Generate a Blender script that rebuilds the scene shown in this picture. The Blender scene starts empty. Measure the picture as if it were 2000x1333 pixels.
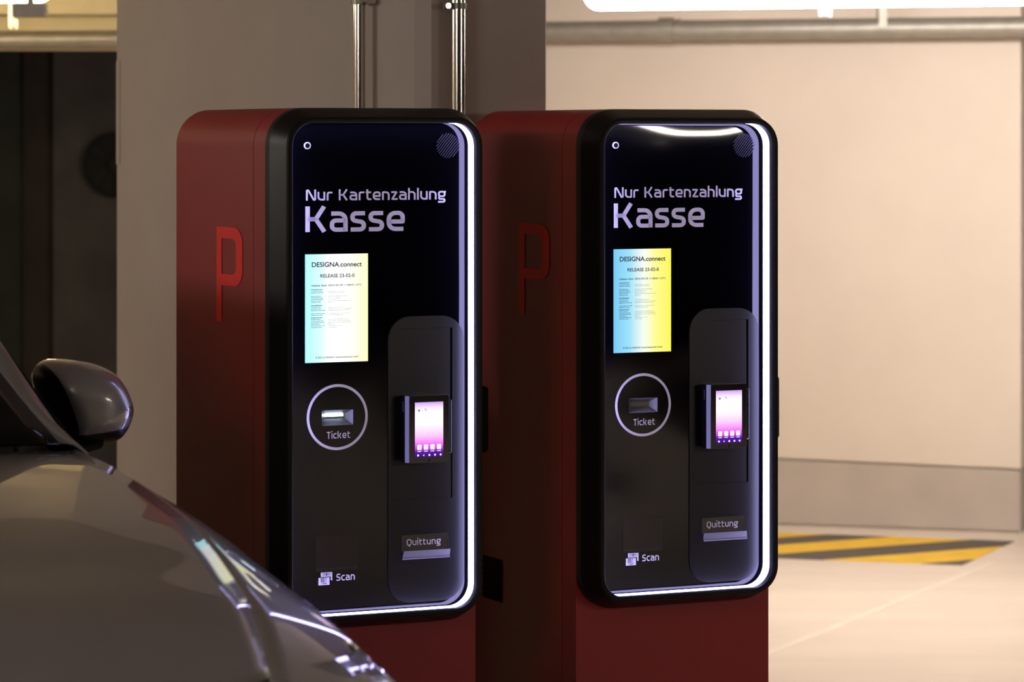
import bpy, bmesh, math, random
from mathutils import Vector, Matrix
from mathutils.geometry import tessellate_polygon

# ------------------------------------------------------------------ camera, world, exposure
SC = bpy.context.scene
COL = SC.collection
F, HZ, EYE = 6300.0, 270.0, 1.62          # focal length (px), horizon row (px), eye height (m)
cam_d = bpy.data.cameras.new('camera')
cam_d.sensor_width = 36.0
cam_d.lens = F / 2000.0 * 36.0
cam_d.shift_y = -(666.5 - HZ) / 2000.0
cam_d.clip_end = 200
cam_d.dof.use_dof = True
cam_d.dof.focus_distance = 6.65
cam_d.dof.aperture_fstop = 6.3
cam = bpy.data.objects.new('camera', cam_d)
COL.objects.link(cam)
cam.location = (0, 0, EYE)
cam.rotation_euler = (math.radians(90), 0, 0)
SC.camera = cam

world = bpy.data.worlds.new('world')
SC.world = world
world.use_nodes = True
world.node_tree.nodes['Background'].inputs[0].default_value = (0, 0, 0, 1)
world.node_tree.nodes['Background'].inputs[1].default_value = 0.0
SC.view_settings.view_transform = 'Standard'
SC.view_settings.look = 'None'
SC.view_settings.gamma = 1.0
SC.view_settings.use_curve_mapping = False
SC.view_settings.exposure = 0.0

LAMP = 62.0            # radiance of the white tube lamps
WARM = (1.0, 0.89, 0.795)
YELLOW = (1.0, 0.74, 0.38)

# ------------------------------------------------------------------ pixel helpers
def ray(px, py):
    return Vector(((px - 1000) / F, 1.0, (HZ - py) / F))
def floor_px(px, py):
    r = ray(px, py); t = -EYE / r.z
    return Vector((r.x * t, t, 0))
def at_depth(px, py, y):
    r = ray(px, py)
    return Vector((r.x * y, y, EYE + r.z * y))

# ------------------------------------------------------------------ materials
def srgb(r, g, b):
    def c(v):
        v /= 255.0
        return v / 12.92 if v <= 0.04045 else ((v + 0.055) / 1.055) ** 2.4
    return (c(r), c(g), c(b))
def mat(name, col, rough=0.5, metal=0.0, coat=0.0, noise=0.0, nscale=8.0, bump=0.0, bscale=200.0,
        spec=0.5, emit=None, estr=0.0, stretch=None, coat_rough=0.03):
    m = bpy.data.materials.new(name); m.use_nodes = True
    nt = m.node_tree; p = nt.nodes['Principled BSDF']
    p.inputs['Base Color'].default_value = (*col, 1)
    p.inputs['Roughness'].default_value = rough
    p.inputs['Metallic'].default_value = metal
    p.inputs['Coat Weight'].default_value = coat
    p.inputs['Coat Roughness'].default_value = coat_rough
    p.inputs['Specular IOR Level'].default_value = spec
    if emit:
        p.inputs['Emission Color'].default_value = (*emit, 1)
        p.inputs['Emission Strength'].default_value = estr
    if noise or bump:
        tc = nt.nodes.new('ShaderNodeTexCoord')
        mp = nt.nodes.new('ShaderNodeMapping')
        if stretch: mp.inputs['Scale'].default_value = stretch
        nt.links.new(tc.outputs['Object'], mp.inputs['Vector'])
    if noise:
        nz = nt.nodes.new('ShaderNodeTexNoise')
        nz.inputs['Scale'].default_value = nscale
        nz.inputs['Detail'].default_value = 6
        nz.inputs['Roughness'].default_value = 0.6
        nt.links.new(mp.outputs[0], nz.inputs['Vector'])
        rp = nt.nodes.new('ShaderNodeValToRGB')
        rp.color_ramp.elements[0].position = 0.3
        rp.color_ramp.elements[1].position = 0.7
        rp.color_ramp.elements[0].color = (*[max(0, c * (1 - noise)) for c in col], 1)
        rp.color_ramp.elements[1].color = (*[min(1, c * (1 + noise)) for c in col], 1)
        nt.links.new(nz.outputs['Fac'], rp.inputs['Fac'])
        nt.links.new(rp.outputs['Color'], p.inputs['Base Color'])
    if bump:
        nb = nt.nodes.new('ShaderNodeTexNoise')
        nb.inputs['Scale'].default_value = bscale
        nb.inputs['Detail'].default_value = 3
        nt.links.new(mp.outputs[0], nb.inputs['Vector'])
        b = nt.nodes.new('ShaderNodeBump')
        b.inputs['Strength'].default_value = bump
        b.inputs['Distance'].default_value = 0.002
        nt.links.new(nb.outputs['Fac'], b.inputs['Height'])
        nt.links.new(b.outputs['Normal'], p.inputs['Normal'])
    return m
def emission(name, col, strength):
    m = bpy.data.materials.new(name); m.use_nodes = True
    nt = m.node_tree
    nt.nodes.remove(nt.nodes['Principled BSDF'])
    e = nt.nodes.new('ShaderNodeEmission')
    e.inputs[0].default_value = (*col, 1); e.inputs[1].default_value = strength
    nt.links.new(e.outputs[0], nt.nodes['Material Output'].inputs[0])
    return m
def ramp_screen(name, axis, lo, hi, stops, strength):
    """a lit display: emission that runs through colours along one object axis"""
    m = bpy.data.materials.new(name); m.use_nodes = True
    nt = m.node_tree
    nt.nodes.remove(nt.nodes['Principled BSDF'])
    tc = nt.nodes.new('ShaderNodeTexCoord')
    sp = nt.nodes.new('ShaderNodeSeparateXYZ')
    nt.links.new(tc.outputs['Object'], sp.inputs[0])
    mr = nt.nodes.new('ShaderNodeMapRange')
    mr.inputs['From Min'].default_value = lo; mr.inputs['From Max'].default_value = hi
    nt.links.new(sp.outputs[axis], mr.inputs['Value'])
    rp = nt.nodes.new('ShaderNodeValToRGB')
    cr = rp.color_ramp
    while len(cr.elements) < len(stops): cr.elements.new(0.5)
    for el, (pos, c) in zip(cr.elements, stops):
        el.position = pos; el.color = (*c, 1)
    nt.links.new(mr.outputs[0], rp.inputs[0])
    e = nt.nodes.new('ShaderNodeEmission')
    e.inputs[1].default_value = strength
    nt.links.new(rp.outputs[0], e.inputs[0])
    nt.links.new(e.outputs[0], nt.nodes['Material Output'].inputs[0])
    return m

M = {}
M['wall'] = mat('wall_paint', (0.66, 0.59, 0.525), 0.7, noise=0.03, nscale=2.5, bump=0.15, bscale=60)
M['kick'] = mat('grey_base_paint', (0.43, 0.38, 0.34), 0.65, noise=0.06, nscale=5, bump=0.15, bscale=60)
M['stub'] = mat('pillar_paint', (0.42, 0.37, 0.33), 0.72, noise=0.05, nscale=3.0, bump=0.25, bscale=45)
M['floor'] = mat('floor_coating', (0.70, 0.61, 0.53), 0.42, noise=0.09, nscale=1.3, bump=0.05, bscale=30, stretch=(0.6, 2.2, 1))
M['joint'] = mat('floor_joint_filler', (0.76, 0.67, 0.59), 0.5, noise=0.05)
M['ceil'] = mat('ceiling_concrete', (0.42, 0.38, 0.33), 0.9, noise=0.08, nscale=3)
M['dark_wall'] = mat('dark_gate', (0.022, 0.025, 0.021), 0.8, spec=0.2, noise=0.3, nscale=3)
M['dark_panel'] = mat('dark_grey_panel', (0.050, 0.047, 0.044), 0.7, spec=0.2, noise=0.3, nscale=3)
M['dark_brown'] = mat('dark_brown_panel', (0.026, 0.020, 0.018), 0.8, spec=0.2, noise=0.3, nscale=3)
M['black_hole'] = mat('black_fan', (0.010, 0.011, 0.010), 0.8, spec=0.2, noise=0.1)
M['lintel'] = mat('lintel_paint', (0.74, 0.67, 0.46), 0.75, noise=0.06, nscale=3)
M['yel'] = mat('yellow_marking', (0.80, 0.50, 0.012), 0.5, noise=0.10, nscale=9)
M['blk'] = mat('dark_marking', (0.075, 0.062, 0.05), 0.55, noise=0.2, nscale=9)
M['galv'] = mat('galvanised_steel', (0.36, 0.35, 0.32), 0.45, 0.6, noise=0.10, nscale=18)
M['steel'] = mat('bright_steel', (0.66, 0.63, 0.56), 0.16, 1.0, noise=0.05, nscale=6, bump=0.12, bscale=14, stretch=(1, 1, 0.3))
M['clamp'] = mat('dull_zinc', (0.22, 0.22, 0.21), 0.4, 0.8, noise=0.1)
M['trimm'] = mat('edge_metal', (0.5, 0.46, 0.40), 0.4, 0.5, noise=0.05)
M['lamp_body'] = mat('lamp_housing', (0.55, 0.54, 0.50), 0.5, noise=0.03)
M['lamp'] = emission('tube_light', WARM, LAMP)
M['lamp_y'] = emission('tube_light_yellow', YELLOW, LAMP * 0.42)
M['wplastic'] = mat('white_plastic', (0.85, 0.82, 0.78), 0.35, noise=0.02)
M['red'] = mat('red_powder_coat', (0.28, 0.010, 0.012), 0.48, noise=0.04, nscale=5, bump=0.15, bscale=700, spec=0.44)
M['pred'] = mat('bright_red_letter', (0.85, 0.016, 0.006), 0.6, noise=0.02)
M['frame'] = mat('black_plastic', (0.007, 0.0065, 0.006), 0.40, noise=0.05, nscale=40, bump=0.12, bscale=900, spec=0.22)
M['panel'] = mat('matte_black_panel', (0.006, 0.006, 0.0065), 0.30, noise=0.05, nscale=30, bump=0.08, bscale=900, spec=0.34)
M['black'] = mat('black_rubber', (0.0035, 0.0035, 0.004), 0.7, noise=0.1, spec=0.1)
M['chrome'] = mat('chrome', (0.62, 0.62, 0.66), 0.12, 1.0, noise=0.03)
M['darkchrome'] = mat('dark_chrome', (0.16, 0.16, 0.19), 0.25, 1.0, noise=0.03)
M['satin'] = mat('satin_chrome', (0.075, 0.075, 0.085), 0.30, 1.0, noise=0.03)
M['gloss'] = mat('glossy_black_plastic', (0.006, 0.006, 0.007), 0.08, coat=0.5, noise=0.02)
M['print'] = mat('white_print', (0.82, 0.80, 0.90), 0.5, noise=0.02)
M['ink'] = mat('dark_ink', (0.02, 0.02, 0.05), 0.6, noise=0.02)
M['scanwin'] = mat('brown_scan_window', (0.017, 0.013, 0.009), 0.12, spec=0.35, noise=0.1, nscale=30)
M['grille'] = mat('grille_bar', (0.022, 0.021, 0.033), 0.8, noise=0.05)
M['led'] = emission('led_light', (0.50, 0.46, 1.0), 15.0)
M['slotlit'] = emission('slot_light', (0.62, 0.74, 1.0), 14.0)
M['funnel'] = mat('grey_slot_plastic', (0.16, 0.16, 0.17), 0.35, noise=0.03)
M['icon_w'] = emission('icon_white', (1, 0.97, 0.92), 1.1)
M['icon_y'] = emission('icon_yellow', (1, 0.80, 0.25), 1.1)
M['icon_g'] = emission('icon_grey', (0.22, 0.25, 0.24), 1.0)
M['scr_a'] = ramp_screen('display_bright', 0, -0.068, 0.068,
    [(0.0, (0.40, 0.92, 1.0)), (0.22, (0.62, 0.98, 1.0)), (0.42, (1, 1, 1)), (0.66, (1, 1, 0.92)), (1.0, (1, 1, 0.50))], 1.15)
M['scr_b'] = ramp_screen('display_saturated', 0, -0.068, 0.068,
    [(0.0, (0.20, 0.60, 0.94)), (0.28, (0.36, 0.78, 0.96)), (0.52, (0.94, 0.99, 0.90)), (0.72, (1, 0.98, 0.30)), (1.0, (1, 0.93, 0.10))], 1.0)
M['term'] = ramp_screen('terminal_display', 2, -0.056, 0.056,
    [(0.0, (0.030, 0.008, 0.16)), (0.10, (0.10, 0.010, 0.36)), (0.17, (0.60, 0.05, 0.85)), (0.24, (0.85, 0.16, 0.92)),
     (0.42, (0.98, 0.60, 1.0)), (0.60, (1, 0.90, 1)), (0.80, (1, 0.97, 1)), (0.90, (0.90, 0.72, 1.0)), (1.0, (0.55, 0.32, 0.86))], 1.12)
M['paint'] = mat('silver_car_paint', (0.235, 0.228, 0.230), 0.36, 0.3, coat=1.0, noise=0.02, nscale=60, coat_rough=0.02)
M['carglass'] = mat('car_glass', (0.003, 0.003, 0.003), 0.05, noise=0.02, spec=0.10)
M['lens'] = mat('lamp_lens', (0.10, 0.10, 0.11), 0.05, 0.3, coat=1.0, noise=0.05, nscale=30)
M['sig'] = mat('signal_lens', (0.42, 0.40, 0.42), 0.08, 0.6, coat=1.0, noise=0.2, nscale=60)
M['tyre'] = mat('tyre_rubber', (0.015, 0.015, 0.015), 0.75, noise=0.15, nscale=30)
M['rim'] = mat('wheel_alloy', (0.45, 0.45, 0.46), 0.3, 0.9, noise=0.03)
M['mirglass'] = mat('mirror_glass', (0.75, 0.75, 0.75), 0.03, 1.0, noise=0.01)

def glass_front(name, warp, seed, bow):
    """black printed front glass; sheet is slightly wavy"""
    m = mat(name, (0.0015, 0.0015, 0.0022), 0.035, coat=0.0, noise=0.02, spec=0.42)
    nt = m.node_tree; p = nt.nodes['Principled BSDF']
    tc = nt.nodes.new('ShaderNodeTexCoord')
    mp = nt.nodes.new('ShaderNodeMapping')
    mp.inputs['Location'].default_value = (seed, seed * 0.7, seed * 1.3)
    nt.links.new(tc.outputs['Object'], mp.inputs['Vector'])
    nz = nt.nodes.new('ShaderNodeTexNoise')
    nz.inputs['Scale'].default_value = 3.2
    nz.inputs['Detail'].default_value = 0.5
    nt.links.new(mp.outputs[0], nz.inputs['Vector'])
    b = nt.nodes.new('ShaderNodeBump')
    b.inputs['Strength'].default_value = 1.0
    b.inputs['Distance'].default_value = 1.0
    def math_(op, a, v):
        k = nt.nodes.new('ShaderNodeMath'); k.operation = op
        nt.links.new(a, k.inputs[0])
        if isinstance(v, float): k.inputs[1].default_value = v
        else: nt.links.new(v, k.inputs[1])
        return k.outputs[0]
    sp = nt.nodes.new('ShaderNodeSeparateXYZ')
    nt.links.new(tc.outputs['Object'], sp.inputs[0])
    up = math_('MAXIMUM', math_('SUBTRACT', sp.outputs[2], 1.50), 0.0)      # the sheet bows back towards its top edge
    bow_h = math_('MULTIPLY', math_('MULTIPLY', up, up), -bow)
    h = math_('ADD', math_('MULTIPLY', nz.outputs['Fac'], warp), bow_h)
    nt.links.new(h, b.inputs['Height'])
    nt.links.new(b.outputs['Normal'], p.inputs['Normal'])
    return m
M['glass_a'] = glass_front('front_glass', 0.004, 1.0, 0.0)
M['glass_b'] = glass_front('front_glass_wavy', 0.010, 4.0, 0.16)

# ------------------------------------------------------------------ object helpers
def mesh_obj(name, verts, faces, material, parent=None, smooth=None):
    me = bpy.data.meshes.new(name)
    me.from_pydata([tuple(v) for v in verts], [], [tuple(f) for f in faces])
    bm = bmesh.new(); bm.from_mesh(me)
    bmesh.ops.remove_doubles(bm, verts=bm.verts, dist=1e-6)
    bmesh.ops.recalc_face_normals(bm, faces=bm.faces)
    bm.to_mesh(me); bm.free()
    if smooth is not None:
        me.shade_smooth()
        me.set_sharp_from_angle(angle=math.radians(smooth))
    me.materials.append(material)
    o = bpy.data.objects.new(name, me)
    COL.objects.link(o)
    if parent: o.parent = parent
    return o
def tag(o, label=None, cat=None, group=None, kind=None):
    if label: o['label'] = label
    if cat: o['category'] = cat
    if group: o['group'] = group
    if kind: o['kind'] = kind
    return o
def empty(name, loc, rz, label, cat, group=None):
    e = bpy.data.objects.new(name, None); COL.objects.link(e)
    e.location = loc; e.rotation_euler = (0, 0, rz); e.empty_display_size = 0.1
    return tag(e, label, cat, group)
class G:
    """collects geometry for one mesh"""
    def __init__(s): s.v = []; s.f = []
    def add(s, vs, fs):
        n = len(s.v); s.v += [Vector(v) for v in vs]
        s.f += [tuple(i + n for i in f) for f in fs]
    def box(s, a, b, bev=0.0):
        (x0, y0, z0), (x1, y1, z1) = a, b
        if bev <= 0:
            s.add([(x, y, z) for x in (x0, x1) for y in (y0, y1) for z in (z0, z1)],
                  [(0, 1, 3, 2), (4, 6, 7, 5), (0, 4, 5, 1), (2, 3, 7, 6), (0, 2, 6, 4), (1, 5, 7, 3)])
            return
        bm = bmesh.new()
        bmesh.ops.create_cube(bm, size=1)
        for v in bm.verts:
            v.co = Vector(((x0 + x1) / 2 + v.co.x * (x1 - x0), (y0 + y1) / 2 + v.co.y * (y1 - y0), (z0 + z1) / 2 + v.co.z * (z1 - z0)))
        bmesh.ops.bevel(bm, geom=list(bm.edges), offset=bev, segments=3, profile=0.5, affect='EDGES')
        bm.verts.index_update()
        s.add([v.co.copy() for v in bm.verts], [[v.index for v in f.verts] for f in bm.faces]); bm.free()
    def tube(s, a, b, r, n=20, r2=None, caps=True):
        a, b = Vector(a), Vector(b); r2 = r if r2 is None else r2
        d = (b - a).normalized()
        u = d.orthogonal().normalized(); w = d.cross(u)
        vs = []
        for p, rr in ((a, r), (b, r2)):
            vs += [p + (u * math.cos(2 * math.pi * i / n) + w * math.sin(2 * math.pi * i / n)) * rr for i in range(n)]
        fs = [(i, (i + 1) % n, n + (i + 1) % n, n + i) for i in range(n)]
        if caps: fs += [tuple(range(n))[::-1], tuple(range(n, 2 * n))]
        s.add(vs, fs)
    def extrude(s, outer, holes, d0, d1, to3):
        """2D polygon with holes, pulled from depth d0 to d1; to3(x, z, d) -> point"""
        loops = [outer] + list(holes)
        tri = tessellate_polygon([[Vector((p[0], p[1], 0)) for p in l] for l in loops])
        flat = [p for l in loops for p in l]; n = len(flat)
        vs = [to3(p[0], p[1], d0) for p in flat] + [to3(p[0], p[1], d1) for p in flat]
        fs = [tuple(t) for t in tri] + [tuple(i + n for i in t)[::-1] for t in tri]
        k = 0
        for l in loops:
            m = len(l)
            for i in range(m):
                j = (i + 1) % m
                fs.append((k + i, k + j, n + k + j, n + k + i))
            k += m
        s.add(vs, fs)
    def obj(s, name, material, parent=None, smooth=35):
        return mesh_obj(name, s.v, s.f, material, parent, smooth)
def rrect(x0, x1, z0, z1, r, n=10, rb=None):
    """rounded rectangle, counter-clockwise; rb = radius of the two lower corners"""
    rb = r if rb is None else rb
    pts = []
    for cx, cz, a0, rr in ((x1, z1, 0, r), (x0, z1, 90, r), (x0, z0, 180, rb), (x1, z0, 270, rb)):
        ox = cx - rr if cx == x1 else cx + rr
        oz = cz - rr if cz == z1 else cz + rr
        if rr <= 1e-6: pts.append((cx, cz)); continue
        for i in range(n + 1):
            a = math.radians(a0 + 90 * i / n)
            pts.append((ox + rr * math.cos(a), oz + rr * math.sin(a)))
    return pts
def circle(cx, cz, r, n=40):
    return [(cx + r * math.cos(2 * math.pi * i / n), cz + r * math.sin(2 * math.pi * i / n)) for i in range(n)]

# ------------------------------------------------------------------ stroke lettering (squarish sans)
def fillet(path, closed=False):
    out = []; n = len(path)
    for i, p in enumerate(path):
        P = Vector((p[0], p[1])); r = p[2] if len(p) > 2 else 0
        if r <= 0 or (not closed and i in (0, n - 1)): out.append(P); continue
        A = Vector(path[i - 1][:2]); B = Vector(path[(i + 1) % n][:2])
        da = (A - P); db = (B - P); la, lb = da.length, db.length
        da.normalize(); db.normalize()
        ang = da.angle(db)
        t = min(r / math.tan(ang / 2), la * 0.49, lb * 0.49)
        rr = t * math.tan(ang / 2)
        c = P + (da + db).normalized() * (rr / math.sin(ang / 2))
        s0 = P + da * t - c; s1 = P + db * t - c
        a0 = math.atan2(s0.y, s0.x); a1 = math.atan2(s1.y, s1.x)
        d = a1 - a0
        while d > math.pi: d -= 2 * math.pi
        while d < -math.pi: d += 2 * math.pi
        for k in range(6):
            a = a0 + d * k / 5
            out.append(c + Vector((math.cos(a), math.sin(a))) * rr)
    return out
def ribbon(pts, w, closed=False):
    h = w / 2; n = len(pts); L = []; R = []
    for i in range(n):
        if closed: a, b = pts[i - 1], pts[(i + 1) % n]
        else: a, b = pts[max(0, i - 1)], pts[min(n - 1, i + 1)]
        d0 = (pts[i] - a); d1 = (b - pts[i])
        if d0.length < 1e-7: d0 = d1
        if d1.length < 1e-7: d1 = d0
        d0 = d0.normalized(); d1 = d1.normalized()
        t = (d0 + d1)
        t = t.normalized() if t.length > 1e-6 else d0
        nn = Vector((-t.y, t.x)); k = h / max(0.35, abs(nn.dot(Vector((-d0.y, d0.x)))))
        L.append(pts[i] + nn * k); R.append(pts[i] - nn * k)
    vs = L + R
    fs = [(i, (i + 1) % n, n + (i + 1) % n, n + i) for i in range(n if closed else n - 1)]
    return vs, fs
W = 0.155; H = W / 2; XH = 0.79; T = XH - H; RC = 0.25
def glyph(ch):
    """returns width and a list of (path, closed); cap height is 1"""
    if ch == 'N':
        w = 0.86; x = w - H
        return w, [([(H, 0), (H, 1 - H, .05), (H + .13, 1 - H, .06), (x - .13, H, .06), (x, H, .05), (x, 1)], 0)]
    if ch == 'u':
        w = 0.66; x = w - H
        return w, [([(H, XH), (H, H, RC), (x, H, .03), (x, XH)], 0)]
    if ch == 'r':
        return 0.49, [([(H, 0), (H, T, .14), (0.49, T)], 0)]
    if ch in 'Kk':
        w = 0.80 if ch == 'K' else 0.66; top = 1 if ch == 'K' else XH; m = top * 0.5
        return w, [([(H, 0), (H, 1 if ch == 'K' else 1.05)], 0), ([(H, m), (w * .48, m, .08), (w - .11, top)], 0), ([(H, m), (w * .48, m, .08), (w - .10, 0)], 0)]
    if ch == 'a':
        w = 0.66; x = w - H
        return w, [([(0.05, T), (x, T, RC), (x, 0)], 0), ([(x, H), (H, H, .15), (H, .44, .15), (x, .44)], 0)]
    if ch == 't':
        return 0.48, [([(H + .06, .98), (H + .06, H, .17), (.48, H)], 0), ([(0, T), (.46, T)], 0)]
    if ch == 'e':
        w = 0.68; x = w - H
        return w, [([(w - .05, H), (H, H, RC), (H, T, RC), (x, T, RC), (x, .37, .01), (H, .37)], 0)]
    if ch == 'n':
        w = 0.66; x = w - H
        return w, [([(H, 0), (H, T, .03), (x, T, RC), (x, 0)], 0)]
    if ch == 'z':
        w = 0.58
        return w, [([(0.02, T), (w - .10, T, .02), (.10, H, .02), (w, H)], 0)]
    if ch == 'h':
        w = 0.66; x = w - H
        return w, [([(H, 0), (H, 1.08)], 0), ([(H, T), (x, T, RC), (x, 0)], 0)]
    if ch == 'l': return W, [([(H, 0), (H, 1.08)], 0)]
    if ch == 'g':
        w = 0.66; x = w - H
        return w, [([(H, T, .16), (x, T, .12), (x, .30, .14), (H, .30, .16)], 1), ([(x, T), (w + .04, T)], 0),
                   ([(H + .08, .30), (H, .19, .05), (H + .06, .05, .04), (x, .05, .14), (x, -.22, .14), (0.0, -.22)], 0)]
    if ch == 's':
        w = 0.58; x = w - H
        return w, [([(w - .03, T), (H, T, .16), (H, .44, .14), (x, .36, .14), (x, H, .16), (0.01, H)], 0)]
    if ch == 'S':
        w = 0.64; x = w - H
        return w, [([(w - .03, 1 - H), (H, 1 - H, .18), (H, .54, .15), (x, .46, .15), (x, H, .18), (0.01, H)], 0)]
    if ch == 'T': return 0.64, [([(0, 1 - H), (.64, 1 - H)], 0), ([(.32, 0), (.32, 1 - H)], 0)]
    if ch == 'i': return W, [([(H, 0), (H, XH)], 0), ([(H, .96), (H, 1.12)], 0)]
    if ch == 'c':
        w = 0.56
        return w, [([(w, T), (H, T, RC), (H, H, RC), (w, H)], 0)]
    if ch == 'Q':
        w = 0.78; x = w - H
        return w, [([(H, 1 - H, .22), (x, 1 - H, .22), (x, H, .22), (H, H, .22)], 1), ([(.36, H), (.42, -.12), (.56, -.14)], 0)]
    return 0.3, []
def lettering(text, x0, x1, z0, cap, gap, depth, to3, name, material, parent, wt=W):
    """word set between x0 and x1 on the base line z0"""
    g = G(); pen = 0; strokes = []
    for ch in text:
        w, ps = glyph(ch)
        for p, cl in ps:
            strokes.append(([(q[0] + pen, *q[1:]) for q in p], cl))
        pen += w + gap
    tot = pen - gap; sx = (x1 - x0) / tot
    for p, cl in strokes:
        vs, fs = ribbon(fillet(p, cl), wt, cl)
        g.add([to3(x0 + v.x * sx, z0 + v.y * cap, depth) for v in vs], fs)
    return g.obj(name, material, parent, None)
def font_text(text, x0, x1, z0, depth, to3, name, material, parent, height=None, bold=0.0):
    c = bpy.data.curves.new('tmp', 'FONT'); c.body = text; c.size = 1.0; c.offset = bold
    o = bpy.data.objects.new('tmp', c); COL.objects.link(o)
    dg = bpy.context.evaluated_depsgraph_get()
    me = bpy.data.meshes.new_from_object(o.evaluated_get(dg))
    xs = [v.co.x for v in me.vertices]; a, b = min(xs), max(xs)
    k = (x1 - x0) / (b - a); kz = k if height is None else height / 0.7
    g = G()
    g.add([to3(x0 + (v.co.x - a) * k, z0 + v.co.y * kz, depth) for v in me.vertices], [tuple(p.vertices) for p in me.polygons])
    bpy.data.objects.remove(o); bpy.data.curves.remove(c); bpy.data.meshes.remove(me)
    return g.obj(name, material, parent, None)

# ================================================================== THE GARAGE
def quad_struct(name, pts, material, label=None):
    o = mesh_obj(name, pts, [tuple(range(len(pts)))], material)
    return tag(o, label, None, None, 'structure')
fl = G(); fl.box((-14, -9, -0.2), (14, 22, 0.0))
floor = tag(fl.obj('floor', M['floor'], None, None), 'pale beige coated garage floor', None, None, 'structure')
g = G(); g.box((-14, -9, 2.42), (14, 22, 2.6))
tag(g.obj('ceiling', M['ceil'], None, None), 'low concrete garage ceiling', None, None, 'structure')
# floor joint line
a, b = floor_px(1536, 1263), floor_px(1884, 1122)
d = (b - a).normalized(); nrm = Vector((-d.y, d.x, 0)) * 0.018
a -= d * 1.5; b += d * 0.35
g = G(); g.add([a - nrm, a + nrm, b + nrm, b - nrm] + [p + Vector((0, 0, 0.0012)) for p in (a - nrm, a + nrm, b + nrm, b - nrm)],
               [(4, 5, 6, 7), (0, 1, 5, 4), (1, 2, 6, 5), (2, 3, 7, 6), (3, 0, 4, 7)])
tag(g.obj('expansion_joint', M['joint'], floor, None), 'pale straight joint line across the floor')

# ---- bright far wall on the right, its grey base and the return round the corner
P0, P1 = floor_px(1524, 1026), floor_px(1989, 1042)
wd = (P1 - P0).normalized(); wn = Vector((-wd.y, wd.x, 0))     # along the wall, and back into it
WL = P0 - wd * 2.1                                            # left end, hidden behind the pillar
def wall_box(name, a, length, dirn, back, z0, z1, thick, material, label, parent=None, off=0.0):
    g = G()
    pts = []
    for t in (0, length):
        for k in (off, thick):
            for z in (z0, z1):
                pts.append(a + dirn * t + back * k + Vector((0, 0, z)))
    g.add(pts, [(0, 1, 3, 2), (4, 6, 7, 5), (0, 4, 5, 1), (2, 3, 7, 6), (0, 2, 6, 4), (1, 5, 7, 3)])
    return g, pts
length = (P1 - WL).length
g, _ = wall_box('w', WL, length, wd, wn, 0, 2.42, 0.25, None, '')
wall_r = tag(g.obj('wall_right', M['wall'], None, None), 'bright beige far wall lit by tube lamp', None, None, 'structure')
g, _ = wall_box('w', P1 + wn * 0.25, 5.0, wn, -wd, 0, 2.42, 0.25, None, '')
g.v = [v + wn * 0.0 for v in g.v]
tag(g.obj('wall_corner', M['wall'], None, None), 'beige return wall beyond the far corner', None, None, 'structure')
# base panel: its top edge follows the photographed line, joint shadow above
def on_wall(px, py, off=0.0):
    r = ray(px, py); o = P0 - wn * off - cam.location
    t = o.dot(wn) / r.dot(wn)
    return cam.location + r * t
def kick_mesh(a, length, dirn, out, zt0, zt1, z_low, th):
    g = G(); pts = []
    for t, zt in ((0, zt0), (length, zt1)):
        for k in (0.0, th):
            for z in (z_low, zt):
                pts.append(a + dirn * t + out * k + Vector((0, 0, z)))
    g.add(pts, [(0, 1, 3, 2), (4, 6, 7, 5), (0, 4, 5, 1), (2, 3, 7, 6), (0, 2, 6, 4), (1, 5, 7, 3)])
    return g
ka, kb = on_wall(1524, 899, 0.012), on_wall(1989, 920, 0.012)
sl = (kb.z - ka.z) / (kb - ka).length
z_at = lambda t: ka.z + sl * (t - (P0 - WL).length)
base_r = tag(kick_mesh(WL, length + 0.012, wd, -wn, z_at(0), z_at(length), 0.012, 0.012).obj('baseboard_right', M['kick'], None, None),
             'grey painted base panel along the bright wall', None, None, 'structure')
# wall lining above the panel stands proud and leaves an open groove of one centimetre
g = G(); pts = []
for t_, zb_ in ((0, z_at(0) + 0.010), (length + 0.012, z_at(length) + 0.010)):
    for k_ in (0.0, 0.014):
        for z_ in (zb_, 2.42): pts.append(WL + wd * t_ - wn * k_ + Vector((0, 0, z_)))
g.add(pts, [(0, 1, 3, 2), (4, 6, 7, 5), (0, 4, 5, 1), (2, 3, 7, 6), (0, 2, 6, 4), (1, 5, 7, 3)])
g.obj('wall_lining', M['wall'], wall_r, None)
tag(kick_mesh(P1 - wn * 0.012, 4.5, wn, wd, z_at(length), z_at(length) - 0.02, 0.0, 0.012).obj('baseboard_corner', M['kick'], None, None),
    'grey base panel on the return wall', None, None, 'structure')

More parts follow.
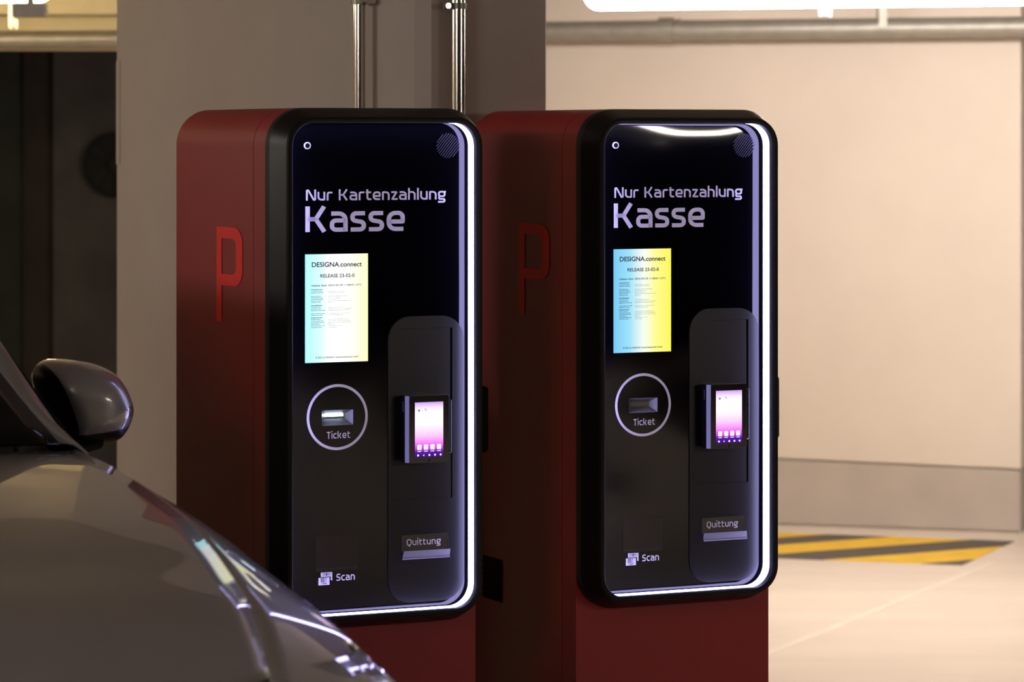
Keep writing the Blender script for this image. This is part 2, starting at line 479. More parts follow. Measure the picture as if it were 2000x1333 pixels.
# ---- hazard marking on the floor in front of that wall
B0 = floor_px(1879, 1105)
def clip(poly, a, b, c):       # keep a*x + b*y <= c
    out = []
    for i in range(len(poly)):
        p, q = poly[i], poly[(i + 1) % len(poly)]
        dp, dq = a * p[0] + b * p[1] - c, a * q[0] + b * q[1] - c
        if dp <= 0: out.append(p)
        if dp * dq < 0:
            t = dp / (dp - dq); out.append((p[0] + (q[0] - p[0]) * t, p[1] + (q[1] - p[1]) * t))
    return out
hz = empty('hazard_marking', B0 - wd * 0.8 + wn * 0.39, 0, 'yellow and black diagonally striped patch on the floor beside the far wall', 'floor marking')
bounds = [0.4, -0.155, -0.53, -0.86, -1.19, -1.46, -1.79, -2.12, -2.45, -2.8]
rect = [(-1.75, 0.0), (0.0, 0.0), (0.095, 0.785), (-1.75, 0.80)]
hz_in = hz.location.copy()
for i in range(len(bounds) - 1):
    poly = clip(clip(rect, 1, -1, bounds[i]), -1, 1, -bounds[i + 1])
    if len(poly) < 3: continue
    g = G(); n = len(poly)
    pts = [B0 + wd * p[0] + wn * p[1] - hz_in for p in poly]
    g.add(pts + [p + Vector((0, 0, 0.0015)) for p in pts],
          [tuple(range(n, 2 * n))] + [(k, (k + 1) % n, n + (k + 1) % n, n + k) for k in range(n)])
    o = g.obj('stripe', M['blk'] if i % 2 == 0 else M['yel'], hz, None)
    o['label'] = 'dark grey painted stripe' if i % 2 == 0 else 'yellow painted stripe'

# ---- galvanised pipe along the far wall
pipe = empty('ceiling_pipe', on_wall(1500, 56, 0.30) * 1.0, 0, 'grey galvanised pipe running along the bright wall under the lamp', 'pipe')
pl = pipe.location.copy()
def pipe_pt(px, py): return on_wall(px, py, 0.30) - pl
pa, pb = pipe_pt(900, 63.0), pipe_pt(2120, 50.5)
R1 = 19.5 * on_wall(1500, 56, 0.30).y / F
g = G(); g.tube(pa, pb, R1, 32); g.obj('tube', M['galv'], pipe)
g = G(); c = pipe_pt(1302, 58); g.tube(c - wd * 0.030, c + wd * 0.030, R1 * 1.24, 32); g.obj('coupling', M['galv'], pipe)
g = G(); c2 = pipe_pt(1326, 58); g.tube(c2 - wd * 0.006, c2 + wd * 0.006, R1 * 1.12, 32); g.obj('coupling_ring', M['galv'], pipe)
g = G(); c = pipe_pt(1722, 53); g.box(c - Vector((0.016, 0.006, -R1 * 0.0)) - Vector((0, R1, 0)), c + Vector((0.016, R1, 0)) + Vector((0, 0, 2.42 - pl.z - c.z)), 0)
g.tube(c - wd * 0.012, c + wd * 0.012, R1 * 1.06, 32); g.obj('hanger', M['galv'], pipe)

# ---- the wall stub behind the machines, turned like them
TH = math.radians(25.5)
e1 = Vector((math.cos(TH), math.sin(TH), 0)); e2 = Vector((-math.sin(TH), math.cos(TH), 0))
KO = Vector(((572 - 1000) / F * 6.40, 6.40, 0))        # front plane of the machines, left inner edge
def kp(s, d, z=0.0): return KO + e1 * s + e2 * d + Vector((0, 0, z))
ss, sd, sw, sl_ = 0.5825, 0.68, 0.312, 2.15
ch = 0.022
outline = [(ss + ch, sd), (ss + sw - 0.004, sd), (ss + sw, sd + 0.004), (ss + sw, sd + sl_), (ss, sd + sl_), (ss, sd + ch * 2.0)]
g = G()
n = len(outline)
g.add([kp(p[0], p[1], 0) for p in outline] + [kp(p[0], p[1], 2.42) for p in outline],
      [tuple(range(n))[::-1], tuple(range(n, 2 * n))] + [(k, (k + 1) % n, n + (k + 1) % n, n + k) for k in range(n)])
tag(g.obj('wall_middle', M['stub'], None, None), 'taupe painted wall stub standing behind the two machines', None, None, 'structure')
g = G()
z0, z1 = 1.545, 1.84
c = kp(ss - 0.004, sd + sl_ + 0.004)
pts = [kp(ss - 0.002, sd + sl_ - 0.03), kp(ss - 0.002, sd + sl_ + 0.002), kp(ss + 0.03, sd + sl_ + 0.002), kp(ss + 0.03, sd + sl_), kp(ss, sd + sl_), kp(ss, sd + sl_ - 0.03)]
n = len(pts)
g.add([p + Vector((0, 0, z0)) for p in pts] + [p + Vector((0, 0, z1)) for p in pts],
      [tuple(range(n))[::-1], tuple(range(n, 2 * n))] + [(k, (k + 1) % n, n + (k + 1) % n, n + k) for k in range(n)])
tag(g.obj('trim_1', M['stub'], None, None), 'narrow metal guard on the far edge of the wall stub', None, None, 'structure')

# ---- conduits on the stub
def conduit(base, r, out, side, z_cl, label, wing):
    o = empty('conduit', base, TH, label, 'conduit', 'shiny steel conduits on the wall stub')
    g = G(); g.tube((0, 0, 0), (0, 0, 2.42), r, 28); g.obj('tube', M['steel'], o)
    R = Matrix.Rotation(-TH, 3, 'Z')
    ov = R @ out; sv = R @ side
    g = G()
    g.tube((0, 0, z_cl - 0.007), (0, 0, z_cl + 0.007), r * 1.16, 28)
    for k in wing:                                      # clamp ears with their screws
        a = sv * (r * 1.1 * k); b = sv * (r * 2.2 * k)
        q = ov * 0.004
        g.add([a - q + Vector((0, 0, z_cl - .007)), b - q + Vector((0, 0, z_cl - .007)), b - q + Vector((0, 0, z_cl + .007)), a - q + Vector((0, 0, z_cl + .007)),
               a + q + Vector((0, 0, z_cl - .007)), b + q + Vector((0, 0, z_cl - .007)), b + q + Vector((0, 0, z_cl + .007)), a + q + Vector((0, 0, z_cl + .007))],
              [(0, 1, 2, 3), (7, 6, 5, 4), (0, 4, 5, 1), (1, 5, 6, 2), (2, 6, 7, 3), (3, 7, 4, 0)])
    cl = g.obj('clamp', M['clamp'], o)
    for k in wing:
        g = G(); c = sv * (r * 1.75 * k) + Vector((0, 0, z_cl))
        g.tube(c - ov * 0.03, c + ov * 0.010, 0.0065, 12); g.obj('screw', M['steel'], cl)
    g = G(); c = Vector((0, 0, z_cl)); g.tube(c - ov * (0.034), c, 0.005, 10); g.obj('standoff', M['clamp'], cl)
    return o
RC1, RC2 = 0.0134, 0.0165
b1 = kp(ss - 0.034, 0.965); conduit(b1, RC1, -e1, e2, EYE + 267 / F * b1.y, 'thin shiny steel conduit on the shaded side of the wall stub', (-1, 1))
b2 = kp(0.656, sd - 0.034); conduit(b2, RC2, -e2, e1, EYE + 258 / F * b2.y, 'thicker shiny steel conduit on the lit front of the wall stub', (-1,))

# ---- dark gate area on the left, lintel and pipe
YL = 12.6
def lp(px, py, y=YL): return at_depth(px, py, y)
xl, xr = lp(-700, 0).x, lp(420, 0).x
YD = YL + 2.4                                 # the gate stands back behind the lintel
g = G(); g.box((lp(-900, 0, YD).x, YD, 0), (lp(430, 0, YD).x, YD + 0.2, 2.42)); dark = tag(g.obj('wall_left', M['dark_wall'], None, None), 'very dark gate surface beyond the parked car', None, None, 'structure')
zt = 2.41
g = G(); g.box((lp(47, 0, YD).x, YD - 0.02, 0), (lp(106, 0, YD).x, YD, zt)); tag(g.obj('panel', M['dark_brown'], dark, None), 'very dark brown upright panel')
g = G(); g.box((lp(107, 0, YD).x, YD - 0.05, 0), (lp(420, 0, YD).x, YD, zt)); tag(g.obj('panel', M['dark_panel'], dark, None), 'dark grey upright panel')
fan = empty('round_vent', lp(226, 322, YD - 0.06), 0, 'round black vent opening on the dark grey panel, half hidden by the wall stub', 'vent')
rv = 64 * YD / F
g = G(); g.extrude(circle(0, 0, rv, 48), [circle(0, 0, rv * 0.93, 48)], -0.02, 0.012, lambda x, z, d: (x, d, z)); g.obj('rim', M['black_hole'], fan)
g = G(); g.tube((0, 0.012, 0), (0, 0.004, 0), rv * 0.94, 48); g.obj('disc', M['black_hole'], fan)
g = G(); g.tube((0, 0.01, 0), (0, -0.03, 0), rv * 0.2, 24)
for k in range(5):
    a = k * 2 * math.pi / 5
    u = Vector((math.cos(a), 0, math.sin(a))); w_ = Vector((-math.sin(a), 0, math.cos(a)))
    p = [u * rv * .15 - w_ * .01, u * rv * .9 - w_ * .035, u * rv * .9 + w_ * .035, u * rv * .15 + w_ * .01]
    g.add([q + Vector((0, -.012, 0)) for q in p] + [q + Vector((0, -.004, 0)) for q in p], [(0, 1, 2, 3), (7, 6, 5, 4), (0, 4, 5, 1), (1, 5, 6, 2), (2, 6, 7, 3), (3, 7, 4, 0)])
g.obj('rotor', M['black_hole'], fan)
g = G(); g.box((xl, YL - 0.06, lp(0, 97).z), (xr, YL + 0.2, 2.42)); tag(g.obj('trim_2', M['lintel'], None, None), 'yellowish painted lintel above the dark gate', None, None, 'structure')
g = G(); g.box((xl, YL - 0.26, lp(0, 27, YL - .26).z), (xr, YL - 0.06, 2.42)); tag(g.obj('trim_3', M['lintel'], None, None), 'beam projecting above the lintel', None, None, 'structure')
yp = YL - 0.14
yellow_pipe = empty('lintel_pipe', lp(110, 79, yp), 0, 'thick pipe in yellowish light along the bottom of the lintel', 'pipe')
rp_ = 17.5 * yp / F
g = G(); g.tube((-1.6, 0, -0.004), (0.6, 0, 0.006), rp_, 28); g.obj('tube', M['galv'], yellow_pipe)
for xx in (-1.1, 0.42):
    g = G(); g.tube((xx - 0.02, 0, 0), (xx + 0.02, 0, 0), rp_ * 1.1, 28); g.box((xx - .015, 0, -0.01), (xx + .015, 0.085, 0.01)); g.obj('bracket', M['galv'], yellow_pipe)

g = G(); g.box((-7.7, -6, 0), (-7.5, YL + 0.2, 2.42)); tag(g.obj('wall_side', M['wall'], None, None), 'beige side wall beyond the parked car', None, None, 'structure')
g = G(); g.box((-7.5, YL, 0), (xl, YL + 0.2, 2.42)); tag(g.obj('wall_back', M['wall'], None, None), 'beige back wall beside the dark gate', None, None, 'structure')
# ---- tube lamps
def lamp(center, direction, length, r, label, light, clips=(), where=''):
    """moisture-proof tube lamp under the ceiling; center = axis of the diffuser"""
    ang = math.atan2(direction.y, direction.x)
    o = empty('tube_lamp' + where, center, ang, label, 'lamp', 'tube lamps under the garage ceiling')
    hl = length / 2
    prof = []
    for i in range(9):                                   # rounded ends
        a = math.pi / 2 * i / 8
        prof.append((-hl + r * 0.9 * (1 - math.sin(a)) if i < 9 else -hl, r * math.cos(a) if False else r * math.sin(a)))
    prof = [(-hl + 0.9 * r * (1 - math.cos(math.pi / 2 * i / 8)), max(0.004, r * math.sin(math.pi / 2 * i / 8))) for i in range(9)]
    prof = prof + [(-x, q) for x, q in prof[::-1]]
    nn = 24; vs = []; fs = []
    for x, q in prof:
        vs += [(x, q * math.cos(2 * math.pi * k / nn), q * math.sin(2 * math.pi * k / nn)) for k in range(nn)]
    for i in range(len(prof) - 1):
        for k in range(nn):
            k2 = (k + 1) % nn
            fs.append((i * nn + k, i * nn + k2, (i + 1) * nn + k2, (i + 1) * nn + k))
    mesh_obj('diffuser' + where, vs, fs, light, o, 60)
    g = G(); g.box((-hl + .03, -r * .75, r * .55), (hl - .03, r * .75, r * 1.5), 0.012); g.obj('housing', M['lamp_body'], o)
    for x in (-hl * .6, hl * .6):
        g = G(); g.box((x - .012, -.012, r * 1.4), (x + .012, .012, 2.4195 - center.z), 0); g.obj('bracket', M['lamp_body'], o)
    for x in clips:
        g = G(); g.box((x - .020, -.014, -r - .034), (x + .020, .014, -r + .02), 0.006); g.obj('clip', M['wplastic'], o)
    return o
rl = 0.058
y_l = 11.4
c0 = at_depth(1148, 0, y_l)
z_l = EYE + (HZ - 20) / F * y_l + rl
ld = wd.copy()
hl = 1.05
lc = Vector((c0.x - 0.012, y_l, z_l)) + ld * hl
# clip position: pixel column 1612
tcl = 0.0
best = 9
for i in range(400):
    t = -hl + 2 * hl * i / 399
    p = lc + ld * t
    e = abs(1000 + F * p.x / p.y - 1612)
    if e < best: best, tcl = e, t
lamp(lc, ld, 2 * hl, rl, 'white glowing tube lamp in front of the pipe on the bright wall', M['lamp'], (tcl,))
# lamps outside the picture: the next one of the row along the bright wall, the row over the car on the left,
# the one the mirror cap reflects, and the two reflected in the glass of the second machine
lamp(lc + ld * 2.55, ld, 2 * hl, rl, 'white glowing tube lamp next in the row along the bright wall', M['lamp'], where='_wall_row_offscreen')
lamp(Vector((-4.3, 7.0, 2.25)), Vector((0.2, 1, 0)), 1.6, 0.05, 'white glowing tube lamp over the parked car', M['lamp'], where='_left_offscreen')
lamp(Vector((-2.5, 2.3, 2.25)), Vector((1, 0.2, 0)), 1.6, 0.05, 'white glowing tube lamp over the lane facing the car', M['lamp'], where='_car_lane_offscreen')
lamp(Vector((6.0, 2.2, 2.25)), Vector((0.62, 0.78, 0)), 1.6, 0.05, 'white glowing tube lamp over the drive lane before the machines', M['lamp'], where='_drive_lane_offscreen')
lamp(Vector((7.8, 0.6, 2.25)), Vector((0.9, -0.45, 0)), 1.6, 0.05, 'white glowing tube lamp at the far end of the drive lane', M['lamp'], where='_lane_end_offscreen')
yA = 11.2
cA = at_depth(101, 5, yA)
lamp(Vector((cA.x - 0.80, yA, cA.z + 0.045)), Vector((1, 0, 0)), 1.6, 0.045, 'tube lamp with yellowish light before the lintel', M['lamp_y'])
# small tray and sensor rod hanging by that lamp
sr = empty('sensor_rod', at_depth(22, 56, 11.5), 0, 'white upright rod hanging beside the yellowish lamp', 'sensor')
g = G(); g.tube((0, 0, 0.008), (0, 0, 2.42 - sr.location.z), 5.6 * 11.5 / F, 16); g.tube((0, 0, 0), (0, 0, 0.008), 4.0 * 11.5 / F, 16, 5.6 * 11.5 / F); g.obj('rod', M['wplastic'], sr)
g = G(); g.tube((0.019, 0, 0.0), (0.019, 0, 0.028), 3.2 * 11.5 / F, 12); g.box((0.0, -0.004, 0.02), (0.022, 0.004, 0.034)); g.obj('tip', M['wplastic'], sr)
ct = empty('cable_tray', at_depth(63, 21, 10.7), math.radians(-4), 'short grey metal cable tray before the yellowish lamp', 'cable tray')
k = 10.7 / F
g = G(); g.box((-33 * k, -0.05, -13 * k), (30 * k, 0.0, 13 * k)); g.box((-33 * k, -0.056, 5 * k), (30 * k, 0.0, 9 * k)); g.box((-33 * k, -0.056, -5 * k), (30 * k, 0.0, -1 * k))
g.obj('tray', M['galv'], ct)
g = G(); g.box((-0.01, -0.03, 13 * k), (0.01, -0.02, 2.42 - ct.location.z)); g.obj('hanger', M['galv'], ct)

# ================================================================== PAYMENT MACHINES
CX, CD = 0.202, 0.33                       # machine centre in (s, d)
def q3(s, z, d): return (s - CX, d - CD, z)
IN = (0.0, 0.404, 0.663, 1.651); IR = 0.046
def ring(off, d, n=10):
    r = max(0.004, IR + off)
    return [q3(x, z, d) for x, z in rrect(IN[0] - off, IN[1] + off, IN[2] - off, IN[3] + off, r, n)]
def sweep(prof, closed=False, n=10):
    g = G(); rings = [ring(o, d, n) for o, d in prof]; m = len(rings[0])
    vs = [v for r in rings for v in r]; fs = []
    k = len(rings)
    for i in range(k if closed else k - 1):
        j = (i + 1) % k
        for a in range(m):
            b = (a + 1) % m
            fs.append((i * m + a, i * m + b, j * m + b, j * m + a))
    g.add(vs, fs); return g
GD = 0.055                                  # depth of the front glass
def flat_ring(g, cx, cz, r0, r1, d, n=64):
    g.add([q3(cx + r * math.cos(2 * math.pi * i / n), cz + r * math.sin(2 * math.pi * i / n), d) for r in (r0, r1) for i in range(n)],
          [(i, (i + 1) % n, n + (i + 1) % n, n + i) for i in range(n)])
def rect_flat(g, x0, x1, z0, z1, d):
    g.add([q3(x0, z0, d), q3(x1, z0, d), q3(x1, z1, d), q3(x0, z1, d)], [(0, 1, 2, 3)])
PRINT = GD - 0.0012

def machine(s_off, label, glass, screen, lit):
    root = empty('payment_machine', kp(CX + s_off, CD), TH, label, 'payment machine', 'red card payment machines before the wall stub')
    OUT = 0.030
    bx0, bx1, bz1 = IN[0] - OUT, IN[1] + OUT, IN[3] + OUT
    prof = rrect(bx0, bx1, 0.0, bz1, IR + OUT, 10, 0.0)
    # --- housing: front shell, seam, rear body
    g = G(); g.extrude(prof, [], 0.075, 0.1385, q3); fs_ = g.obj('front_shell', M['red'], root)
    inn = rrect(bx0 + .004, bx1 - .004, 0.0, bz1 - .004, IR + OUT - .004, 10, 0.0)
    g = G(); g.extrude(inn, [], 0.130, 0.150, q3); g.obj('seam', M['red'], root)
    g = G(); g.extrude(prof, [], 0.1410, 0.602, q3)
    inn2 = rrect(bx0 + .003, bx1 - .003, 0.0, bz1 - .003, IR + OUT - .003, 10, 0.0)
    g.extrude(inn2, [], 0.601, 0.605, q3)
    g.obj('rear_body', M['red'], root)
    g = G(); g.extrude(rrect(bx0 - .004, bx1 + .004, 0, 0.06, 0.0), [], 0.070, 0.607, q3); g.obj('plinth', M['black'], root)
    # --- letter P on the left side
    g = G(); ls = bx0 - 0.0012
    def side(u, v): return (ls - CX, u - CD, v)        # u = depth, v = height; letter reads towards the front
    z0, z1 = 1.240, 1.4365
    u0, u1 = 0.351, 0.200
    wv, wh = 0.0225, 0.036
    def L(px, pz): return side(u0 + (u1 - u0) * px, z0 + (z1 - z0) * pz)
    outer = [Vector((0, 0)), Vector((.20, 0)), Vector((.20, .385))]
    # bowl built as outer and inner arcs
    def arc(xa, xb, za, zb, rx, rz, n=8):
        pts = [(xa, za)]
        for i in range(n + 1):
            a = -math.pi / 2 + math.pi / 2 * i / n
            pts.append((xb - rx + rx * math.cos(a), za + rz + rz * math.sin(a)))
        for i in range(n + 1):
            a = math.pi / 2 * i / n
            pts.append((xb - rx + rx * math.cos(a), zb - rz + rz * math.sin(a)))
        pts.append((xa, zb)); return pts
    out_ = [(0, 0), (.20, 0)] + arc(.20, 1.0, .385, 1.0, .34, .16) + [(0, 1.0)]
    hole = arc(.20, .755, .505, .882, .16, .07)
    tri = tessellate_polygon([[Vector((p[0], p[1], 0)) for p in l] for l in (out_, hole)])
    g.add([L(*p) for p in out_ + hole], [tuple(t) for t in tri])
    tag(g.obj('letter_p', M['pred'], root, None), 'bright red letter P')
    # --- louvre on the left side
    g = G()
    v0, v1, h0, h1 = 0.438, 0.532, 0.600, 0.693
    g.box((ls - CX - .0005, v0 - CD, h0), (ls - CX + .004, v1 - CD, h1)); vent = g.obj('side_vent', M['black'], root)
    for i in range(6):
        zz = h0 + 0.006 + i * (h1 - h0 - 0.006) / 6
        g = G()
        p = [(ls - .0045, zz), (ls - .0005, zz + .008), (ls - .0005, zz), (ls - .0025, zz - .003)]
        g.add([(a - CX, v0 - CD, b) for a, b in p] + [(a - CX, v1 - CD, b) for a, b in p],
              [(0, 1, 2, 3), (7, 6, 5, 4), (0, 4, 5, 1), (1, 5, 6, 2), (2, 6, 7, 3), (3, 7, 4, 0)])
        g.obj('slat', M['black'], vent)
    # --- lock handle on the right side
    g = G(); g.box((bx1 - CX - .002, 0.092 - CD, 0.968), (bx1 - CX + .040, 0.128 - CD, 1.105), 0.008)
    hd_ = g.obj('side_handle', M['black'], root)
    # --- front frame with sloped flanks, lip and inner wall
    fr = [(-0.004, GD + .012), (0.0, GD + .004), (0.0, 0.006), (-0.0006, 0.004), (-0.0005, 0.0015), (0.0012, 0.0), (0.0095, 0.0), (0.0105, 0.0008),
          (0.0112, 0.0035), (0.0122, 0.0035), (0.0295, 0.050), (0.030, 0.053), (0.030, 0.0752), (0.02, 0.0760)]
    frame = sweep(fr, True, 12).obj('front_frame', M['frame'], root, 40)
    led = sweep([(-0.0003, 0.0195), (-0.0003, 0.0455), (0.001, 0.0455), (0.001, 0.0195)], True, 12).obj('led_strip', M['led'], frame, 40)
    tag(led, 'glowing white light strip')
    # --- front glass with the opening for the ticket slot
    SL = (0.0845, 0.1525, 1.0410, 1.0720)
    hole = [(SL[0], SL[2]), (SL[1], SL[2]), (SL[1], SL[3]), (SL[0], SL[3])]
    g = G(); g.extrude(rrect(IN[0] + .0005, IN[1] - .0005, IN[2] + .0005, IN[3] - .0005, IR, 10), [hole], GD, GD + 0.006, q3)
    gl = g.obj('front_glass', glass, root, 20)
    # --- printing on the glass
    lettering('Nur Kartenzahlung', 0.0495, 0.3565, 1.4945, 0.0222, 0.125, PRINT, q3, 'print_nur_kartenzahlung', M['print'], gl)
    lettering('Kasse', 0.0485, 0.2655, 1.4315, 0.0512, 0.105, PRINT, q3, 'print_kasse', M['print'], gl, .165)
    lettering('Ticket', 0.0945, 0.1455, 1.0145, 0.0138, 0.14, PRINT, q3, 'print_ticket', M['print'], gl, .15)
    lettering('Scan', 0.1155, 0.1555, 0.7275, 0.0140, 0.14, PRINT, q3, 'print_scan', M['print'], gl)
    g = G(); flat_ring(g, 0.1175, 1.0575, 0.0610, 0.0665, PRINT); g.obj('print_ring', M['print'], gl, None)
    # scan pictogram: a barcode card behind a code card
    g = G()
    def skew(pts, d): g.add([q3(x, z, d) for x, z in pts], [tuple(range(len(pts)))])
    ix, iz = 0.0765, 0.7205
    skew([(ix + .005, iz + .0165), (ix + .005, iz + .0255), (ix + .030, iz + .0255), (ix + .030, iz + .008), (ix + .0265, iz + .0095), (ix + .0265, iz + .0165)], PRINT)
    skew([(ix, iz), (ix + .024, iz), (ix + .024, iz + .0150), (ix, iz + .0150)], PRINT)
    ic = g.obj('print_scan_icon', M['print'], gl, None)
    g = G()
    for i, w_ in enumerate((.0010, .0008, .0022, .0008, .0010, .0006)):
        x = ix + .0095 + i * .0031; rect_flat(g, x, x + w_, iz + .0185, iz + .0243, PRINT - .0003)
    for a, b, c_, d_ in ((.005, .0125, .0125, .0138), (.005, .0063, .0060, .0138), (.0112, .0125, .0060, .0138), (.005, .0125, .0060, .0072),
                         (.0076, .0098, .0088, .0110), (.0150, .0170, .0118, .0135), (.0150, .0170, .0080, .0095), (.0085, .0170, .0022, .0036), (.0158, .0170, .0022, .0056), (.005, .0062, .0022, .0036)):
        rect_flat(g, ix + a, ix + b, iz + c_, iz + d_, PRINT - .0003)
    g.obj('icon_marks', M['ink'], gl, None)
    # --- camera eye and speaker
    g = G(); g.tube(q3(.0525, 1.605, GD + .001), q3(.0525, 1.605, GD - .0022), .0072, 28); g.obj('camera_ring', M['print'], root)
    g = G(); g.tube(q3(.0525, 1.605, GD - .0018), q3(.0525, 1.605, GD - .0026), .0050, 24); g.obj('camera_lens', M['gloss'], root)
    g = G(); cx, cz, r = 0.362, 1.6045, 0.0255
    pitch = 0.0046; u = Vector((math.cos(math.radians(50)), math.sin(math.radians(50)))); v = Vector((-u.y, u.x))
    for i in range(-5, 6):
        o_ = i * pitch; hlf = math.sqrt(max(0, r * r - o_ * o_))
        if hlf < .003: continue
        c = Vector((cx, cz)) + v * o_
        p = [c - u * hlf - v * .0007, c + u * hlf - v * .0007, c + u * hlf + v * .0007, c - u * hlf + v * .0007]
        g.add([q3(a.x, a.y, PRINT) for a in p] + [q3(a.x, a.y, GD + .001) for a in p],
              [(0, 1, 2, 3), (0, 4, 5, 1), (1, 5, 6, 2), (2, 6, 7, 3), (3, 7, 4, 0)])
    tag(g.obj('speaker_grille', M['grille'], root, None), 'round speaker grille of slanted bars')
    # --- main display
    dx0, dx1, dz0, dz1 = 0.048, 0.1845, 1.1685, 1.3865
    mx, mz = (dx0 + dx1) / 2, (dz0 + dz1) / 2
    me = bpy.data.meshes.new('display')
    hx, hz_ = (dx1 - dx0) / 2, (dz1 - dz0) / 2
    me.from_pydata([(-hx, 0, -hz_), (hx, 0, -hz_), (hx, 0, hz_), (-hx, 0, hz_), (-hx, .003, -hz_), (hx, .003, -hz_), (hx, .003, hz_), (-hx, .003, hz_)], [],
                   [(0, 1, 2, 3), (0, 4, 5, 1), (1, 5, 6, 2), (2, 6, 7, 3), (3, 7, 4, 0)])
    me.materials.append(screen)
    disp = bpy.data.objects.new('display', me); COL.objects.link(disp); disp.parent = root
    disp.location = q3(mx, mz, PRINT + .0002)
    tag(disp, 'lit display page fading from cyan to yellow')
    def d3(x, z, d): return (x - hx, -d, z - hz_)       # display page coordinates from its lower left corner
    dw, dh = dx1 - dx0, dz1 - dz0
    font_text('DESIGNA.connect', .014, .123, dh - .0255, .0004, d3, 'page_title', M['ink'], disp, .0094, 0.022)
    font_text('RELEASE 23-02-0', .0325, .107, dh - .0470, .0004, d3, 'page_release', M['ink'], disp, .0070, 0.02)
    font_text('release date: 2023-03-29 11:00:01 UTC', .0125, .123, dh - .0645, .0004, d3, 'page_date', M['ink'], disp, .0036, 0.02)
    font_text('\u00a9 2023 by DESIGNA Verkehrsleittechnik GmbH', .022, .115, .0085, .0004, d3, 'page_footer', M['ink'], disp, .0034, 0.02)
    g = G(); rnd = random.Random(7)
    rows = [(.072, 1), (.0755, 0), (.0785, 0), None, (.085, 0), (.0882, 0), (.0914, 0), (.0946, 0), (.0978, 0), None,
            (.104, 1), (.1072, 0), (.1104, 0), (.1136, 0), None, (.120, 0), (.1232, 0), None, (.1285, 1), (.1317, 0), (.1349, 0), (.1381, 0), (.1413, 0), (.1445, 0), (.1477, 0)]
    for rw in rows:
        if not rw: continue
        y, head = rw; z = dh - y
        x = .0125; end = x + (.024 if head else rnd.uniform(.018, .030))
        while x < end:
            w_ = rnd.uniform(.0012, .0042); hgt = .0016 if head else .0010
            g.add([d3(x, z, .0004), d3(x + w_, z, .0004), d3(x + w_, z + hgt, .0004), d3(x, z + hgt, .0004)], [(0, 1, 2, 3)])
            x += w_ + .0007
        if not head:
            x = .050; end = x + rnd.uniform(.012, .050)
            while x < end:
                w_ = rnd.uniform(.0012, .0042)
                g.add([d3(x, z, .0004), d3(x + w_, z, .0004), d3(x + w_, z + .0006, .0004), d3(x, z + .0006, .0004)], [(0, 1, 2, 3)])
                x += w_ + .0010
    tag(g.obj('page_text_rows', M['ink'], disp, None), 'tiny rows of text on the page', None, None, 'stuff')
    # --- ticket slot: a funnel behind the glass
    g = G()
    a = [(SL[0], SL[2]), (SL[1], SL[2]), (SL[1], SL[3]), (SL[0], SL[3])]
    b = [(SL[0] + .012, SL[2] + .012), (SL[1] - .012, SL[2] + .012), (SL[1] - .012, SL[3] - .009), (SL[0] + .012, SL[3] - .009)]
    g.add([q3(x, z, GD + .0005) for x, z in a] + [q3(x, z, GD + .016) for x, z in b] + [q3(x, z, GD + .0175) for x, z in b],
          [(0, 1, 5, 4), (1, 2, 6, 5), (2, 3, 7, 6), (3, 0, 4, 7), (4, 5, 9, 8), (5, 6, 10, 9), (6, 7, 11, 10), (7, 4, 8, 11), (8, 9, 10, 11)])
    slot = tag(g.obj('ticket_slot', M['funnel'], root, None), 'lit ticket slot' if lit else 'unlit ticket slot')
    if lit:
        g = G()
        p = [(SL[0] + .013, SL[2] + .0165), (SL[1] - .015, SL[2] + .0165), (SL[1] - .015, SL[2] + .0215), (SL[0] + .013, SL[2] + .0215)]
        g.add([q3(x, z, GD + .017) for x, z in p], [(0, 1, 2, 3)])
        g.obj('slot_light', M['slotlit'], slot, None)
    # --- scanner window
    g = G(); g.extrude(rrect(.070, .1635, .748, .8195, .003, 4), [], PRINT, GD + .001, q3); sc = tag(g.obj('scanner_window', M['scanwin'], root, None), 'brownish scanner window')
    g = G(); rect_flat(g, .0705, .163, .7525, .7532, PRINT - .0004); g.obj('window_edge', M['grille'], sc, None)
    # --- raised panel for the card terminal
    PF = GD - 0.0030
    pr = rrect(.2285, .3965, .674, 1.2565, .048, 10)
    hole = [(.244, .8835), (.371, .8835), (.371, 1.232), (.244, 1.232)]
    g = G(); g.extrude(pr, [hole], PF, GD + .001, q3)
    cp = tag(g.obj('card_panel', M['panel'], root, 30), 'matte black raised panel')
    g = G(); g.extrude([(.2445, .884), (.3668, .884), (.3668, 1.2315), (.2445, 1.2315)], [], GD - .0016, GD - .0002, q3); g.obj('inset_plate', M['panel'], cp, None)
    # --- card terminal
    TF = 0.012
    t0, t1, tz0, tz1 = 0.2575, 0.3455, 0.9615, 1.0985
    g = G(); g.box((t0 + .001 - CX, TF + .012 - CD, tz0 + .001), (t1 + .001 - CX, GD - CD, tz1 - .001), .003); term = tag(g.obj('card_terminal', M['gloss'], root), 'glossy black card terminal')
    g = G(); g.extrude(rrect(t0, t1, tz0, tz1, .006, 6), [rrect(t0 + .0006, t1 - .0006, tz0 + .0006, tz1 - .0006, .0056, 6)], TF, TF + .010, q3); g.obj('bezel', M['darkchrome'], term)
    g = G(); pp = [(t0 + .0002, TF + .0008), (t0 - .0052, TF + .0105), (t0 - .0052, TF + .030), (t0 + .002, TF + .030)]
    g.add([q3(x, tz0 + .001, d) for x, d in pp] + [q3(x, tz1 - .001, d) for x, d in pp], [(0, 1, 2, 3), (7, 6, 5, 4), (0, 4, 5, 1), (1, 5, 6, 2), (2, 6, 7, 3), (3, 7, 4, 0)]); g.obj('side_trim', M['satin'], term, None)
    g = G(); g.extrude(rrect(t0 + .001, t1 - .001, tz0 + .001, tz1 - .001, .005, 6), [], TF + .0004, TF + .012, q3); g.obj('face', M['gloss'], term)
